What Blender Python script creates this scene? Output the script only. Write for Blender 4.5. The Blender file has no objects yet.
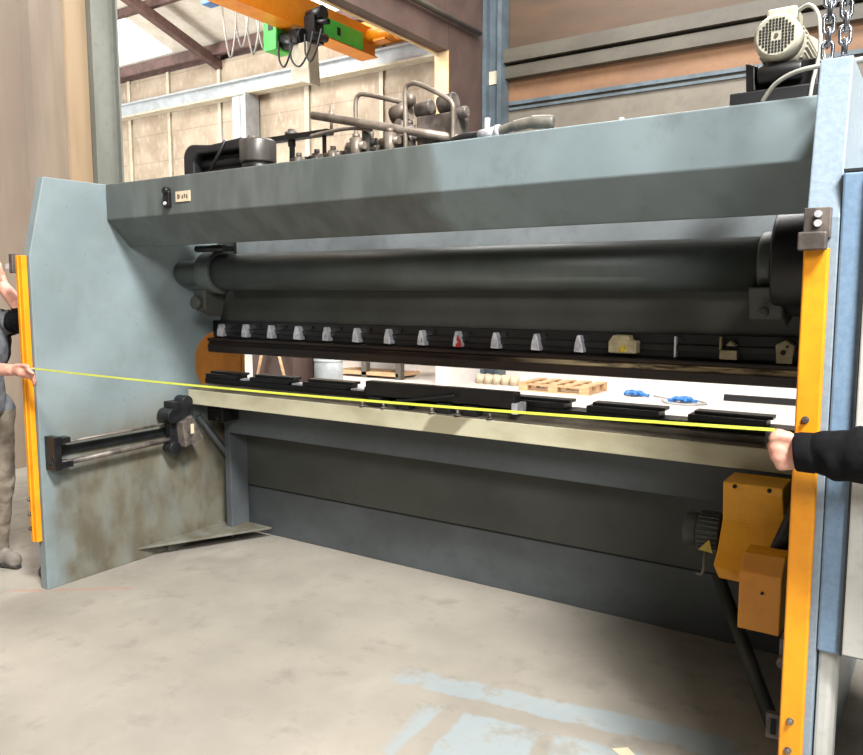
import bpy, bmesh, math, random
from math import sin, cos, pi, radians, atan, sqrt
from mathutils import Vector, Matrix, noise
random.seed(4)
S = bpy.context.scene
COL = S.collection

# ------------------------------------------------------------------ camera
cam_d = bpy.data.cameras.new('camera'); cam = bpy.data.objects.new('camera', cam_d); COL.objects.link(cam)
cam_d.sensor_width = 36.0; cam_d.lens = 777.0 * 36.0 / 863.0; cam_d.clip_end = 200; cam_d.clip_start = 0.02
cam.location = (0, 0, 1.6)
cam.rotation_euler = (pi/2 - atan(85/777.0), 0, radians(33.5))
S.camera = cam

# ------------------------------------------------------------------ light
W = bpy.data.worlds.new('world'); S.world = W; W.use_nodes = True
W.node_tree.nodes['Background'].inputs[0].default_value = (0.86, 0.93, 1.0, 1)
W.node_tree.nodes['Background'].inputs[1].default_value = 0.06
def area_lamp(name, loc, sx, sy, power, color, aim):
    d = bpy.data.lights.new(name, 'AREA'); d.shape = 'RECTANGLE'; d.size = sx; d.size_y = sy; d.energy = power; d.color = color
    o = bpy.data.objects.new(name, d); COL.objects.link(o); o.location = loc
    o.rotation_euler = (Vector(aim) - Vector(loc)).to_track_quat('-Z', 'Y').to_euler()
    return o
area_lamp('skylight_daylight_near', (3.4, -0.9, 8.9), 1.8, 1.8, 3300, (1.0, 0.985, 0.96), (-2.2, 2.0, 0))
area_lamp('skylight_daylight_behind', (-3.5, 8.6, 8.9), 6.0, 2.5, 1300, (1.0, 0.985, 0.96), (-3.5, 9.4, 0))
area_lamp('skylight_daylight_bay', (-12.0, 8.0, 9.2), 7.0, 5.0, 2300, (1.0, 0.98, 0.95), (-12, 11.5, 2.5))
area_lamp('added_fill_bay', (-21.5, 4.5, 3.0), 5.0, 5.0, 2200, (1.0, 0.98, 0.95), (-13, 10.5, 8.0))  # added fill lamp, no door stands there; brightens the bay roof and wall
area_lamp('added_fill_rear', (4.6, -4.6, 6.0), 2.5, 2.5, 950, (1.0, 0.985, 0.96), (-2.0, 2.6, .8))  # added fill lamp below the ceiling, not a skylight; brightens front faces
S.view_settings.view_transform = 'Standard'; S.view_settings.look = 'None'
S.view_settings.gamma = 1.0; S.view_settings.use_curve_mapping = False
S.view_settings.exposure = 0.0

# ------------------------------------------------------------------ materials
K = .7   # overall reflectance
def lin(c):
    return tuple(K*((v/255)/12.92 if v/255 <= .04045 else (((v/255)+.055)/1.055)**2.4) for v in c) + (1.0,)
class NT:
    def __init__(s, name):
        s.m = bpy.data.materials.new(name); s.m.use_nodes = True; s.n = s.m.node_tree.nodes; s.l = s.m.node_tree.links
        s.b = s.n['Principled BSDF']; s.geo = s.n.new('ShaderNodeNewGeometry').outputs['Position']
        s.sep = None
    def pos(s, axis):
        if s.sep is None:
            s.sep = s.n.new('ShaderNodeSeparateXYZ'); s.l.new(s.geo, s.sep.inputs[0])
        return s.sep.outputs[axis]
    def noise(s, scale, detail=4, stretch=(1, 1, 1), rough=.55):
        mp = s.n.new('ShaderNodeMapping'); mp.inputs['Scale'].default_value = stretch; s.l.new(s.geo, mp.inputs[0])
        t = s.n.new('ShaderNodeTexNoise'); t.inputs['Scale'].default_value = scale; t.inputs['Detail'].default_value = detail
        t.inputs['Roughness'].default_value = rough; s.l.new(mp.outputs[0], t.inputs[0]); return t.outputs['Fac']
    def ramp(s, src, a, b, lo=0.0, hi=1.0, smooth=True):
        r = s.n.new('ShaderNodeMapRange'); r.clamp = True
        if smooth: r.interpolation_type = 'SMOOTHSTEP'
        s.l.new(src, r.inputs[0]); r.inputs[1].default_value = a; r.inputs[2].default_value = b
        r.inputs[3].default_value = lo; r.inputs[4].default_value = hi; return r.outputs[0]
    def math(s, op, a, b=None):
        m = s.n.new('ShaderNodeMath'); m.operation = op
        for i, v in enumerate((a, b)):
            if v is None: continue
            if isinstance(v, (int, float)): m.inputs[i].default_value = v
            else: s.l.new(v, m.inputs[i])
        return m.outputs[0]
    def mix(s, fac, a, b):
        m = s.n.new('ShaderNodeMix'); m.data_type = 'RGBA'
        if isinstance(fac, (int, float)): m.inputs[0].default_value = fac
        else: s.l.new(fac, m.inputs[0])
        for i, v in ((6, a), (7, b)):
            if isinstance(v, tuple): m.inputs[i].default_value = v
            else: s.l.new(v, m.inputs[i])
        return m.outputs[2]
    def out(s, col, rough=.6, metal=0.0, bump=None, bstr=.2, bdist=.01):
        if isinstance(col, tuple): s.b.inputs['Base Color'].default_value = col
        else: s.l.new(col, s.b.inputs['Base Color'])
        if isinstance(rough, (int, float)): s.b.inputs['Roughness'].default_value = rough
        else: s.l.new(rough, s.b.inputs['Roughness'])
        s.b.inputs['Metallic'].default_value = metal
        if bump is not None:
            b = s.n.new('ShaderNodeBump'); b.inputs['Strength'].default_value = bstr; b.inputs['Distance'].default_value = bdist
            s.l.new(bump, b.inputs['Height']); s.l.new(b.outputs[0], s.b.inputs['Normal'])
        return s.m
def simple(name, c, c2=None, scale=6, rough=.6, metal=0.0, bump=0.0, stretch=(1, 1, 1), lo=.35, hi=.65):
    t = NT(name); n = t.noise(scale, stretch=stretch)
    c2 = c2 or tuple(int(v*.8) for v in c)
    base_ = t.mix(t.ramp(n, lo, hi), lin(c), lin(c2))
    base_ = t.mix(t.ramp(t.noise(scale*4.5, detail=8, rough=.7), .46, .72, 0, .4), base_, lin(tuple(int(v*.84) for v in c2)))
    return t.out(base_, rough, metal, n if bump else None, bump)
def emit(name, c, st):
    m = bpy.data.materials.new(name); m.use_nodes = True; b = m.node_tree.nodes['Principled BSDF']
    b.inputs['Base Color'].default_value = lin(c); b.inputs['Emission Color'].default_value = (1, 1, .98, 1); b.inputs['Emission Strength'].default_value = st
    return m

M = {}
# machine paint, light blue grey, with oily stains low on the left side plate
t = NT('side_plate_paint')
n1 = t.noise(2.2); n2 = t.noise(12, stretch=(1, 1, .3)); n3 = t.noise(5, stretch=(1, 1.1, .7), detail=6)
base = t.mix(t.ramp(n1, .3, .7), lin((138, 152, 155)), lin((122, 136, 139)))
zz = t.math('ADD', t.pos('Z'), t.math('MULTIPLY', n1, .5)); yy = t.math('ADD', t.pos('Y'), t.math('MULTIPLY', n3, .35))
low = t.math('MULTIPLY', t.ramp(zz, 1.35, .9), t.ramp(yy, 2.36, 2.62))
oil = t.mix(t.ramp(n3, .35, .62), lin((120, 117, 103)), lin((96, 89, 72)))
st = t.math('MULTIPLY', low, t.ramp(n2, .25, .6, .72, 1.0))
c = t.mix(st, base, oil)
c = t.mix(t.ramp(t.noise(3.5, detail=9, rough=.72), .48, .70, 0, .38), c, lin((112, 118, 112)))
edge = t.ramp(t.noise(30, detail=8), .66, .72)
c = t.mix(t.math('MULTIPLY', edge, .5), c, lin((96, 96, 92)))
M['plate'] = t.out(c, t.ramp(n3, .3, .7, .45, .65), 0, n3, .06)
# rear top beam: dusty left of mid, cleaner to the right
t = NT('beam_paint'); n1 = t.noise(3); n2 = t.noise(9, stretch=(1, 1, .3), detail=6)
xx = t.math('ADD', t.pos('X'), t.math('MULTIPLY', t.math('SUBTRACT', n2, .5), .35))
dirty = t.mix(t.ramp(n2, .35, .65), lin((102, 108, 107)), lin((86, 92, 90)))
clean = t.mix(t.ramp(n1, .3, .7), lin((128, 142, 146)), lin((116, 130, 134)))
c = t.mix(t.ramp(xx, -1.85, -1.72), dirty, clean)
c = t.mix(t.ramp(t.noise(5, detail=9, rough=.72, stretch=(1, 1, .7)), .48, .70, 0, .4), c, lin((88, 96, 94)))
M['beam'] = t.out(c, .5, 0, n2, .05)
M['ram'] = simple('ram_paint', (72, 74, 68), (60, 62, 57), 3, .55, stretch=(1, 1, .4))
M['ramhi'] = simple('ram_upper_paint', (150, 157, 160), (136, 143, 146), 3, .5)
M['tube'] = simple('torsion_tube_paint', (86, 93, 92), (72, 78, 72), 2.5, .45)
M['bench'] = simple('bench_paint', (90, 96, 99), (76, 81, 83), 2.5, .55, stretch=(.6, 1, 1))
M['bench2'] = simple('recess_paint', (72, 74, 68), (60, 62, 56), 2.2, .6, stretch=(.6, 1, 1))
t = NT('cream_paint'); n1 = t.noise(2.2, stretch=(1, 1, 2), detail=6); n2 = t.noise(9, stretch=(1, 1, 1), detail=5)
c = t.mix(t.ramp(n1, .42, .7), lin((206, 200, 172)), lin((178, 170, 140)))
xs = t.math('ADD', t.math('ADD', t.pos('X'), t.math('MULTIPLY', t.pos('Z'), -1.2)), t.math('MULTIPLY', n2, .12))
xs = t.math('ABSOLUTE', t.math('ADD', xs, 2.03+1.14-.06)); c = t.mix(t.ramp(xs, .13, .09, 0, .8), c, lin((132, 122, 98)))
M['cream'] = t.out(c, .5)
M['taupe'] = simple('worn_table_steel', (128, 120, 106), (96, 88, 76), 8, .45, .3, stretch=(.5, 2, 1))
M['black'] = simple('blackened_steel', (34, 33, 33), (24, 22, 22), 8, .4, .3)
M['blackm'] = simple('dark_rail_steel', (44, 46, 48), (30, 30, 32), 12, .4, .4)
t = NT('rusty_tool_steel'); n1 = t.noise(6, stretch=(.5, 1, 4), detail=6)
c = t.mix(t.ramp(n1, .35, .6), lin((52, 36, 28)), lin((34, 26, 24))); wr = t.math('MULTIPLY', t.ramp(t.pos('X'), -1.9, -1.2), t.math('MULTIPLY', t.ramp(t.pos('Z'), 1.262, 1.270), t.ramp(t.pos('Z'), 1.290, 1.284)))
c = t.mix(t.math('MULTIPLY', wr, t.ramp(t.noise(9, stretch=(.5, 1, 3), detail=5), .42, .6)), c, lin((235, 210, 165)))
M['tool'] = t.out(c, .4, .35, n1, .1)
M['silver'] = simple('bright_steel', (250, 250, 255), (210, 210, 218), 20, .4, .45)
M['beige'] = simple('beige_clamp', (190, 176, 140), (160, 146, 112), 20, .5)
M['red'] = simple('red_paint', (200, 40, 40), None, 20, .5)
M['yellow'] = simple('yellow_guard_paint', (248, 166, 22), (240, 152, 14), 4, .45)
M['yellow2'] = simple('yellow_cover_paint', (255, 178, 12), (248, 166, 10), 4, .45)
M['tape'] = simple('tape_yellow', (176, 182, 66), (166, 172, 56), 8, .35)
M['post'] = simple('post_paint', (146, 163, 177), (136, 153, 168), 60, .45, bump=.1)
M['cabinet'] = simple('cabinet_blue', (124, 152, 180), (114, 142, 170), 60, .5, bump=.05)
M['door'] = simple('cabinet_door_grey', (205, 205, 200), (196, 196, 190), 5, .5)
M['seal'] = simple('rubber_seal', (30, 34, 42), None, 5, .6)
M['offwhite'] = simple('off_white_paint', (222, 214, 192), (204, 194, 170), 5, .5)
M['motor'] = simple('motor_cream', (206, 202, 184), (184, 180, 160), 8, .45)
M['motord'] = simple('motor_green_grey', (66, 72, 68), (52, 56, 52), 8, .5)
M['hole'] = simple('dark_hole', (12, 12, 14), None, 5, .8)
M['grime'] = simple('grimy_steel', (128, 118, 110), (78, 72, 68), 14, .5, .3, stretch=(1, 1, 1))
M['pipe'] = simple('hydraulic_pipe', (158, 146, 134), (118, 106, 94), 9, .45, .3)
M['rubber'] = simple('black_rubber', (34, 34, 38), (24, 24, 26), 8, .5)
M['hosegrey'] = simple('grey_hose', (122, 118, 108), (92, 88, 80), 16, .5)
M['filter'] = simple('filter_can', (112, 108, 104), (84, 80, 76), 10, .35, .4, stretch=(1, 1, .1))
M['chrome'] = simple('galvanised_chain', (196, 202, 212), (120, 126, 138), 18, .25, .95)
M['cable'] = simple('grey_cable', (190, 190, 190), (165, 165, 165), 8, .5)
M['clearhose'] = simple('translucent_hose', (205, 205, 195), (180, 180, 170), 8, .3)
M['skin'] = simple('skin', (226, 172, 150), (212, 146, 128), 22, .5)
M['lip'] = simple('lips', (186, 104, 96), None, 20, .5)
M['eye'] = simple('eye_white', (235, 232, 228), None, 20, .2)
M['hair'] = simple('brown_hair', (62, 46, 36), (44, 32, 26), 60, .6, bump=.5)
M['blackcloth'] = simple('black_cotton', (18, 19, 22), (12, 13, 16), 30, .85, bump=.2)
M['greycloth'] = simple('grey_work_cloth', (118, 120, 124), (98, 100, 104), 24, .85, bump=.2)
for k_ in ('blackcloth', 'greycloth'): M[k_].node_tree.nodes['Principled BSDF'].inputs['Specular IOR Level'].default_value = .12
M['khaki'] = simple('khaki_trousers', (142, 130, 114), (118, 106, 92), 14, .85, bump=.2)
M['shoe'] = simple('grey_suede', (132, 124, 116), (112, 104, 96), 20, .8)
M['sole'] = simple('dark_sole', (50, 46, 42), None, 20, .8)
# floor
t = NT('concrete_floor')
n1 = t.noise(1.1, detail=7); n2 = t.noise(6, detail=8, rough=.65); n3 = t.noise(2.3, stretch=(1, .6, 1), detail=6)
c = t.mix(t.ramp(n1, .3, .7), lin((166, 159, 147)), lin((144, 138, 128)))
c = t.mix(t.ramp(n2, .52, .72, 0, .55), c, lin((122, 116, 106)))
c = t.mix(t.ramp(n3, .6, .75, 0, .5), c, lin((176, 170, 160)))
# worn pale blue paint left on the concrete: a band and the lanes beside it
def band(p, q, w):   # soft-edged strip from p to q in plan
    dx, dy = q[0]-p[0], q[1]-p[1]; L = sqrt(dx*dx+dy*dy); ux, uy = dx/L, dy/L
    X = t.math('SUBTRACT', t.pos('X'), p[0]); Y = t.math('SUBTRACT', t.pos('Y'), p[1])
    al = t.math('ADD', t.math('MULTIPLY', X, ux), t.math('MULTIPLY', Y, uy))
    ac = t.math('ABSOLUTE', t.math('ADD', t.math('MULTIPLY', X, -uy), t.math('MULTIPLY', Y, ux)))
    ac = t.math('ADD', ac, t.math('MULTIPLY', t.math('SUBTRACT', n2, .5), .09))
    a = t.ramp(ac, w/2+.008, w/2-.008)
    return t.math('MULTIPLY', t.math('MULTIPLY', a, t.ramp(al, -.02, .05)), t.ramp(al, L+.03, L-.03))
patch = t.math('MAXIMUM', band((-1.85, 2.53), (-.5, 2.74), .13), band((-1.60, 2.22), (-.35, 2.42), .36))
gap_ = t.math('MAXIMUM', band((-1.50, 2.50), (-1.46, 2.0), .09), band((-1.13, 2.48), (-1.06, 2.2), .07))
patch = t.math('MULTIPLY', patch, t.math('SUBTRACT', 1.0, gap_))
patch = t.math('MULTIPLY', patch, t.ramp(n2, .62, .5, .25, .75))
c = t.mix(patch, c, lin((152, 165, 170)))
red = band((-4.6, 1.75), (-3.62, 2.50), .02)
c = t.mix(t.math('MULTIPLY', red, .6), c, lin((176, 120, 100)))
c = t.mix(t.ramp(t.pos('Y'), 7.6, 7.9), c, lin((226, 216, 208)))  # floor behind the machine whitened: bright light there is put into the colour
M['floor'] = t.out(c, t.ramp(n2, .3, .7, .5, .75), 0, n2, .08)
# walls
t = NT('tan_cladding'); n1 = t.noise(3, stretch=(1, 1, .15), detail=5)
yy = t.pos('Y')
c = t.mix(t.ramp(n1, .35, .65), lin((150, 134, 118)), lin((132, 117, 102)))
c2 = t.mix(t.ramp(n1, .35, .65), lin((176, 152, 122)), lin((158, 134, 106)))
c = t.mix(t.ramp(yy, 4.36, 4.38), c, c2)
M['wood'] = t.out(c, .5, 0, n1, .05)
t = NT('brown_board'); n1 = t.noise(1.6, stretch=(.35, 1, 1.4), detail=5)
c = t.mix(t.ramp(n1, .3, .7), lin((92, 69, 48)), lin((74, 56, 39)))
M['brown'] = t.out(c, .6)
M['brownlow'] = simple('orange_brown_board', (142, 104, 72), (126, 92, 66), 2, .6, stretch=(.4, 1, 1))
M['taupewall'] = simple('taupe_panel', (124, 117, 105), (114, 106, 95), 1.5, .6)
M['tanedge'] = simple('tan_jamb', (226, 196, 150), (206, 176, 132), 3, .6)
M['darkwall'] = simple('dark_side_wall', (92, 72, 64), (78, 60, 54), 2, .6)
M['steelgrey'] = simple('grey_steel_section', (92, 87, 76), (80, 75, 65), 3, .5, stretch=(.4, 1, 1))
M['colgrey'] = simple('grey_column_paint', (136, 138, 130), (122, 124, 116), 3, .5, stretch=(1, 1, .3))
M['steelblue'] = simple('blue_grey_section', (96, 110, 118), (80, 92, 100), 3, .5)
M['rustbeam'] = simple('rusty_purlin', (112, 84, 76), (88, 66, 62), 5, .7)
M['runway'] = simple('runway_paint', (196, 204, 208), (176, 182, 184), 4, .5)
M['roof'] = simple('roof_sheet', (240, 234, 220), (226, 218, 202), 3, .6)
t = NT('concrete_block_wall'); n1 = t.noise(1.6, detail=7); n2 = t.noise(10, detail=6, stretch=(1, 1, .4))
c = t.mix(t.ramp(n1, .3, .7), lin((196, 180, 158)), lin((168, 150, 128))); c = t.mix(t.ramp(n2, .5, .7, 0, .6), c, lin((214, 202, 182)))
zj = t.math('FRACT', t.math('MULTIPLY', t.pos('Z'), 1.35)); c = t.mix(t.math('MULTIPLY', t.ramp(zj, .05, .02), .5), c, lin((140, 124, 108)))
M['block'] = t.out(c, .8, 0, n2, .2)
M['whitewall'] = simple('white_wall', (250, 244, 238), (240, 232, 226), 2, .6)
M['orange'] = simple('crane_orange', (255, 160, 20), (246, 146, 12), 3, .45)
M['green'] = simple('hoist_green', (70, 214, 80), (60, 200, 70), 5, .4)
M['pine'] = simple('pine_wood', (226, 186, 140), (204, 160, 116), 6, .7, stretch=(.4, 1, 3))
M['bluefilm'] = simple('blue_film', (60, 140, 214), (40, 110, 190), 14, .35)
M['glow'] = emit('skylight_sheet', (255, 255, 250), 3.0)
M['ink'] = simple('faded_ink', (120, 96, 80), None, 9, .6)
M['label'] = simple('cream_label', (226, 210, 180), (214, 198, 168), 20, .6)
M['warn'] = simple('warning_yellow', (232, 200, 50), None, 20, .5)

# ------------------------------------------------------------------ helpers
def box(bm, x0, x1, y0, y1, z0, z1, mi=0):
    v = [bm.verts.new((x, y, z)) for x in (x0, x1) for y in (y0, y1) for z in (z0, z1)]
    for f in ((0, 1, 3, 2), (4, 6, 7, 5), (0, 4, 5, 1), (2, 3, 7, 6), (0, 2, 6, 4), (1, 5, 7, 3)):
        bm.faces.new([v[i] for i in f]).material_index = mi
def prism(bm, pts, axis, a, b, mi=0):
    def P(p, t):
        return (t, p[0], p[1]) if axis == 'X' else ((p[0], t, p[1]) if axis == 'Y' else (p[0], p[1], t))
    A = [bm.verts.new(P(p, a)) for p in pts]; B = [bm.verts.new(P(p, b)) for p in pts]; n = len(pts)
    bm.faces.new(A).material_index = mi; bm.faces.new(B[::-1]).material_index = mi
    for i in range(n): bm.faces.new((A[i], B[i], B[(i+1) % n], A[(i+1) % n])).material_index = mi
def frame(d):
    d = d.normalized(); u = d.cross(Vector((0, 0, 1)))
    if u.length < 1e-3: u = d.cross(Vector((1, 0, 0)))
    u.normalize(); return u, d.cross(u).normalized()
def tube(bm, path, r, seg=12, closed=False, mi=0):
    P = [Vector(p) for p in path]; n = len(P); rr = r if isinstance(r, (list, tuple)) else [r]*n
    rings = []; u = None
    for i, p in enumerate(P):
        if closed: d = P[(i+1) % n]-P[i-1]
        else: d = P[min(i+1, n-1)]-P[max(i-1, 0)]
        d.normalize()
        if u is None: u, v = frame(d)
        else:
            u = (u-d*u.dot(d)).normalized(); v = d.cross(u)
        rings.append([bm.verts.new(p+(u*cos(2*pi*k/seg)+v*sin(2*pi*k/seg))*rr[i]) for k in range(seg)])
    for i in range(n if closed else n-1):
        A, B = rings[i], rings[(i+1) % n]
        for k in range(seg):
            f = bm.faces.new((A[k], A[(k+1) % seg], B[(k+1) % seg], B[k])); f.smooth = True; f.material_index = mi
    if not closed:
        for rg in (rings[0][::-1], rings[-1]): bm.faces.new(rg).material_index = mi
def cyl(bm, a, b, r, seg=24, r2=None): tube(bm, [a, b], [r, r if r2 is None else r2], seg)
def curve(pts, n=8):
    P = [Vector(p) for p in pts]; out = []
    for i in range(len(P)-1):
        p0 = P[max(i-1, 0)]; p1 = P[i]; p2 = P[i+1]; p3 = P[min(i+2, len(P)-1)]
        for k in range(n):
            t_ = k/n
            out.append(.5*((2*p1)+(p2-p0)*t_+(2*p0-5*p1+4*p2-p3)*t_*t_+(3*p1-p0-3*p2+p3)*t_**3))
    return out+[P[-1]]
def hexbolt(bm, p, d, r, h):
    p = Vector(p); d = Vector(d).normalized(); cyl(bm, p, p+d*h*.3, r*1.35, 16); cyl(bm, p+d*h*.3, p+d*h, r, 6)
def obj(name, bm, mat, parent=None, bevel=0.0, seg=2):
    bmesh.ops.recalc_face_normals(bm, faces=bm.faces[:])
    me = bpy.data.meshes.new(name); bm.to_mesh(me); bm.free()
    o = bpy.data.objects.new(name, me); COL.objects.link(o)
    for m in (mat if isinstance(mat, (list, tuple)) else [mat]): me.materials.append(M[m])
    if parent is not None:
        w = Vector((0, 0, 0)); q = parent
        while q: w += q.location; q = q.parent
        me.transform(Matrix.Translation(-w)); o.parent = parent
    if bevel:
        b = o.modifiers.new('bevel', 'BEVEL'); b.width = bevel; b.segments = seg; b.limit_method = 'ANGLE'; b.angle_limit = radians(40)
    return o
def thing(name, label, cat, loc=(0, 0, 0), group=None):
    o = bpy.data.objects.new(name, None); COL.objects.link(o); o.location = loc; o.empty_display_size = .1
    o['label'] = label; o['category'] = cat
    if group: o['group'] = group
    return o
def tag(o, label, cat, group=None):
    o['label'] = label; o['category'] = cat
    if group: o['group'] = group
    return o
def struct(name, bm, mat, bevel=0):
    o = obj(name, bm, mat, None, bevel); o['kind'] = 'structure'; return o
def B(*a):
    bm = bmesh.new(); box(bm, *a); return bm

# ------------------------------------------------------------------ the halls
XA, YB, YC = -7.0, 12.46, 14.2
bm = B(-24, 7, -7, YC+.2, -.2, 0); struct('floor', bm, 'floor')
# left wall of the hall: folded sheet, column, opening, far jamb
bm = bmesh.new()
ys = [-7, 1.0, 3.2, 3.98, 4.03, 4.236, 4.252, 4.37, 4.385, 4.60]
offs = [0, 0, 0, 0, .05, .05, .012, .012, .03, .03]
pts = [(XA+o_, y_) for y_, o_ in zip(ys, offs)] + [(XA-.25, 4.60), (XA-.25, -7)]
prism(bm, pts, 'Z', 0, 9.5); struct('wall_left', bm, 'wood')
bm = bmesh.new(); box(bm, XA-.25, XA, 4.9, 11.07, 5.50, 9.5); struct('wall_left_lintel', bm, 'darkwall')
bm = bmesh.new(); box(bm, XA-.25, XA, 11.085, YB+.3, 0, .6); struct('wall_left_base', bm, 'whitewall')
bm = bmesh.new(); box(bm, XA-.25, XA, 11.085, YB+.3, .6, 9.5); struct('wall_left_far', bm, 'darkwall')
bm = bmesh.new(); box(bm, XA-.26, XA+.002, 11.06, 11.085, .6, 5.5); box(bm, XA-.26, XA-.2, 4.9, 11.08, 5.48, 5.5); struct('trim_1', bm, 'tanedge')
c_ = thing('steel_column', 'grey steel column standing between the tan wall and the wide opening', 'column', (XA+.05, 4.75, 0))
bm = bmesh.new(); box(bm, XA-.25, XA+.10, 4.605, 4.625, 0, 9.5); box(bm, XA-.25, XA+.10, 4.875, 4.895, 0, 9.5); box(bm, XA+.03, XA+.045, 4.625, 4.875, 0, 9.5); obj('section', bm, 'colgrey', c_)
bm = bmesh.new(); box(bm, XA-.3, XA+.16, 4.56, 4.604, 0, .02); box(bm, XA+.1, XA+.16, 4.6, 4.9, 0, .02); obj('base_plate', bm, 'steelgrey', c_)
# back wall
bm = B(XA, 7, YB, YB+.3, 5.30, 9.5); struct('wall_back', bm, 'brown')
bm = B(XA, 7, YB+.002, YB+.3, 4.86, 5.30); struct('wall_back_board', bm, 'brownlow')
bm = B(XA, 7, YB+.01, YB+.3, .6, 4.86); struct('wall_back_panel', bm, 'taupewall')
bm = B(XA, 7, YB+.005, YB+.3, 0, .6); struct('wall_back_base', bm, 'whitewall')
bm = B(XA+.4, 7, YB-.06, YB+.01, 4.84, 4.90); box(bm, XA+.4, 7, YB-.03, YB+.01, 4.76, 4.80); struct('trim_2', bm, 'steelblue')
bm = bmesh.new(); box(bm, XA+.35, 7, YB-.22, YB+.0, 5.52, 5.74); g = thing('wall_girder', 'long grey steel girder running along the brown back wall', 'beam', (0, YB-.1, 5.5)); obj('section', bm, 'steelgrey', g)
bm = bmesh.new(); box(bm, XA+.2, 7, YB-.16, YB+.0, 5.27, 5.47); obj('lower_rail', bm, 'steelgrey', g); bm = B(XA+.05, XA+.25, YB-.2, YB, 5.2, 5.42); obj('end_bracket', bm, 'offwhite', g)
c_ = thing('steel_column', 'slim blue-grey column in the far corner beside the dark side wall', 'column', (XA+.2, YB-.15, 0))
bm = bmesh.new(); box(bm, XA+.01, XA+.09, YB-.3, YB-.02, 0, 9.5); box(bm, XA+.3, XA+.38, YB-.3, YB-.02, 0, 9.5); box(bm, XA+.09, XA+.30, YB-.18, YB-.15, 0, 9.5); obj('section', bm, 'steelblue', c_)
p_ = bmesh.new(); cyl(p_, (XA+.08, 7.0, 5.93), (XA+.08, 11.95, 5.98), .045); tag(obj('wall_pipe', p_, 'steelgrey'), 'thin pipe running along the dark side wall above the opening', 'pipe')
# roof of the near hall
bm = bmesh.new(); box(bm, XA-.25, 7, -7, YB+.3, 9.5, 9.6); struct('ceiling', bm, 'roof')
# far bay
bm = B(-24, XA-.25, YC, YC+.2, 0, 7.5); struct('wall_bay', bm, 'block')
sl = .33
def rz(y): return 7.75+sl*(YC-y)
bm = bmesh.new(); prism(bm, [(YC+.2, rz(YC+.2)), (2, rz(2)), (2, rz(2)+.08), (YC+.2, rz(YC+.2)+.08)], 'X', -24, XA-.25); struct('ceiling_bay', bm, 'roof')
bm = B(-24, XA-.25, YC+.05, YC+.2, 7.5, 7.9); struct('trim_3', bm, 'rustbeam')
def sky(n, x0, x1, y0, y1):
    bm = bmesh.new(); prism(bm, [(y0, rz(y0)-.02), (y1, rz(y1)-.02), (y1, rz(y1)-.005), (y0, rz(y0)-.005)], 'X', x0, x1); struct('window_%d' % n, bm, 'glow')
sky(1, -19.9, -17.3, 12.2, 13.85); sky(2, -12.7, -10.7, 12.4, 13.9); sky(3, -15.9, -14.9, 4, 9)
def rx(): pass
for i, y in enumerate((13.95, 12.2, 10.4)):
    bm = bmesh.new(); box(bm, -24, XA-.3, y-.06, y+.06, rz(y)-.30 if i == 0 else rz(y)-.22, rz(y)-.04)
    tag(obj('roof_purlin', bm, 'rustbeam'), ['rusty purlin lying along the top of the block wall', 'rusty purlin crossing the bay roof, one in from the wall', 'rusty purlin of the bay roof nearest the crane hoist'][i], 'beam', 'purlins under the bay roof')
for i, x in enumerate((-15.9, -21.5)):
    bm = bmesh.new(); prism(bm, [(YC, rz(YC)-.5), (3, rz(3)-.5), (3, rz(3)-.28), (YC, rz(YC)-.28)], 'X', x-.1, x+.1)
    tag(obj('roof_rafter', bm, 'rustbeam'), ['rusty rafter rising diagonally left of the hanging crane cables', 'rusty rafter at the far left end of the bay roof'][i], 'beam')
# precast posts on the block wall
for i, (x, w) in enumerate(((-19.6, .12), (-17.9, .1), (-15.9, .1), (-12.9, .14), (-10.7, .1), (-9.1, .14))):
    bm = B(x-w/2, x+w/2, YC-.05, YC, 0, 7.5)
    tag(obj('wall_post', bm, 'offwhite'), ['pale post at the left end of the block wall', 'pale post on the block wall, second from the left', 'pale post on the block wall left of the grey column', 'pale post on the block wall below the green hoist', 'pale post on the block wall above the bent pipe loops', 'pale post on the block wall nearest the tan jamb'][i], 'post', 'precast posts on the block wall')
c_ = thing('runway_column', 'pale grey column carrying the crane runway in front of the block wall', 'column', (-14.8, 13.9, 0))
bm = bmesh.new(); box(bm, -15.10, -14.82, 13.85, 13.9, 0, 6.419); box(bm, -14.52, -14.47, 13.7, 14.15, 0, 6.419); box(bm, -14.82, -14.52, 13.86, 13.89, 0, 6.419); obj('section', bm, 'runway', c_)
g = thing('crane_runway_beam', 'long pale grey crane runway beam on the far bay wall', 'beam', (-15, 14.0, 6.56))
bm = bmesh.new(); box(bm, -24, XA-.3, 13.93, 13.97, 6.46, 6.76); obj('web', bm, 'runway', g)
bm = B(-24, XA-.3, 13.8, 14.12, 6.42, 6.46); obj('bottom_flange', bm, 'offwhite', g)
bm = B(-24, XA-.3, 13.82, 14.1, 6.76, 6.8); box(bm, -24, XA-.3, 13.93, 13.98, 6.8, 6.84); obj('top_flange', bm, 'runway', g)
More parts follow.
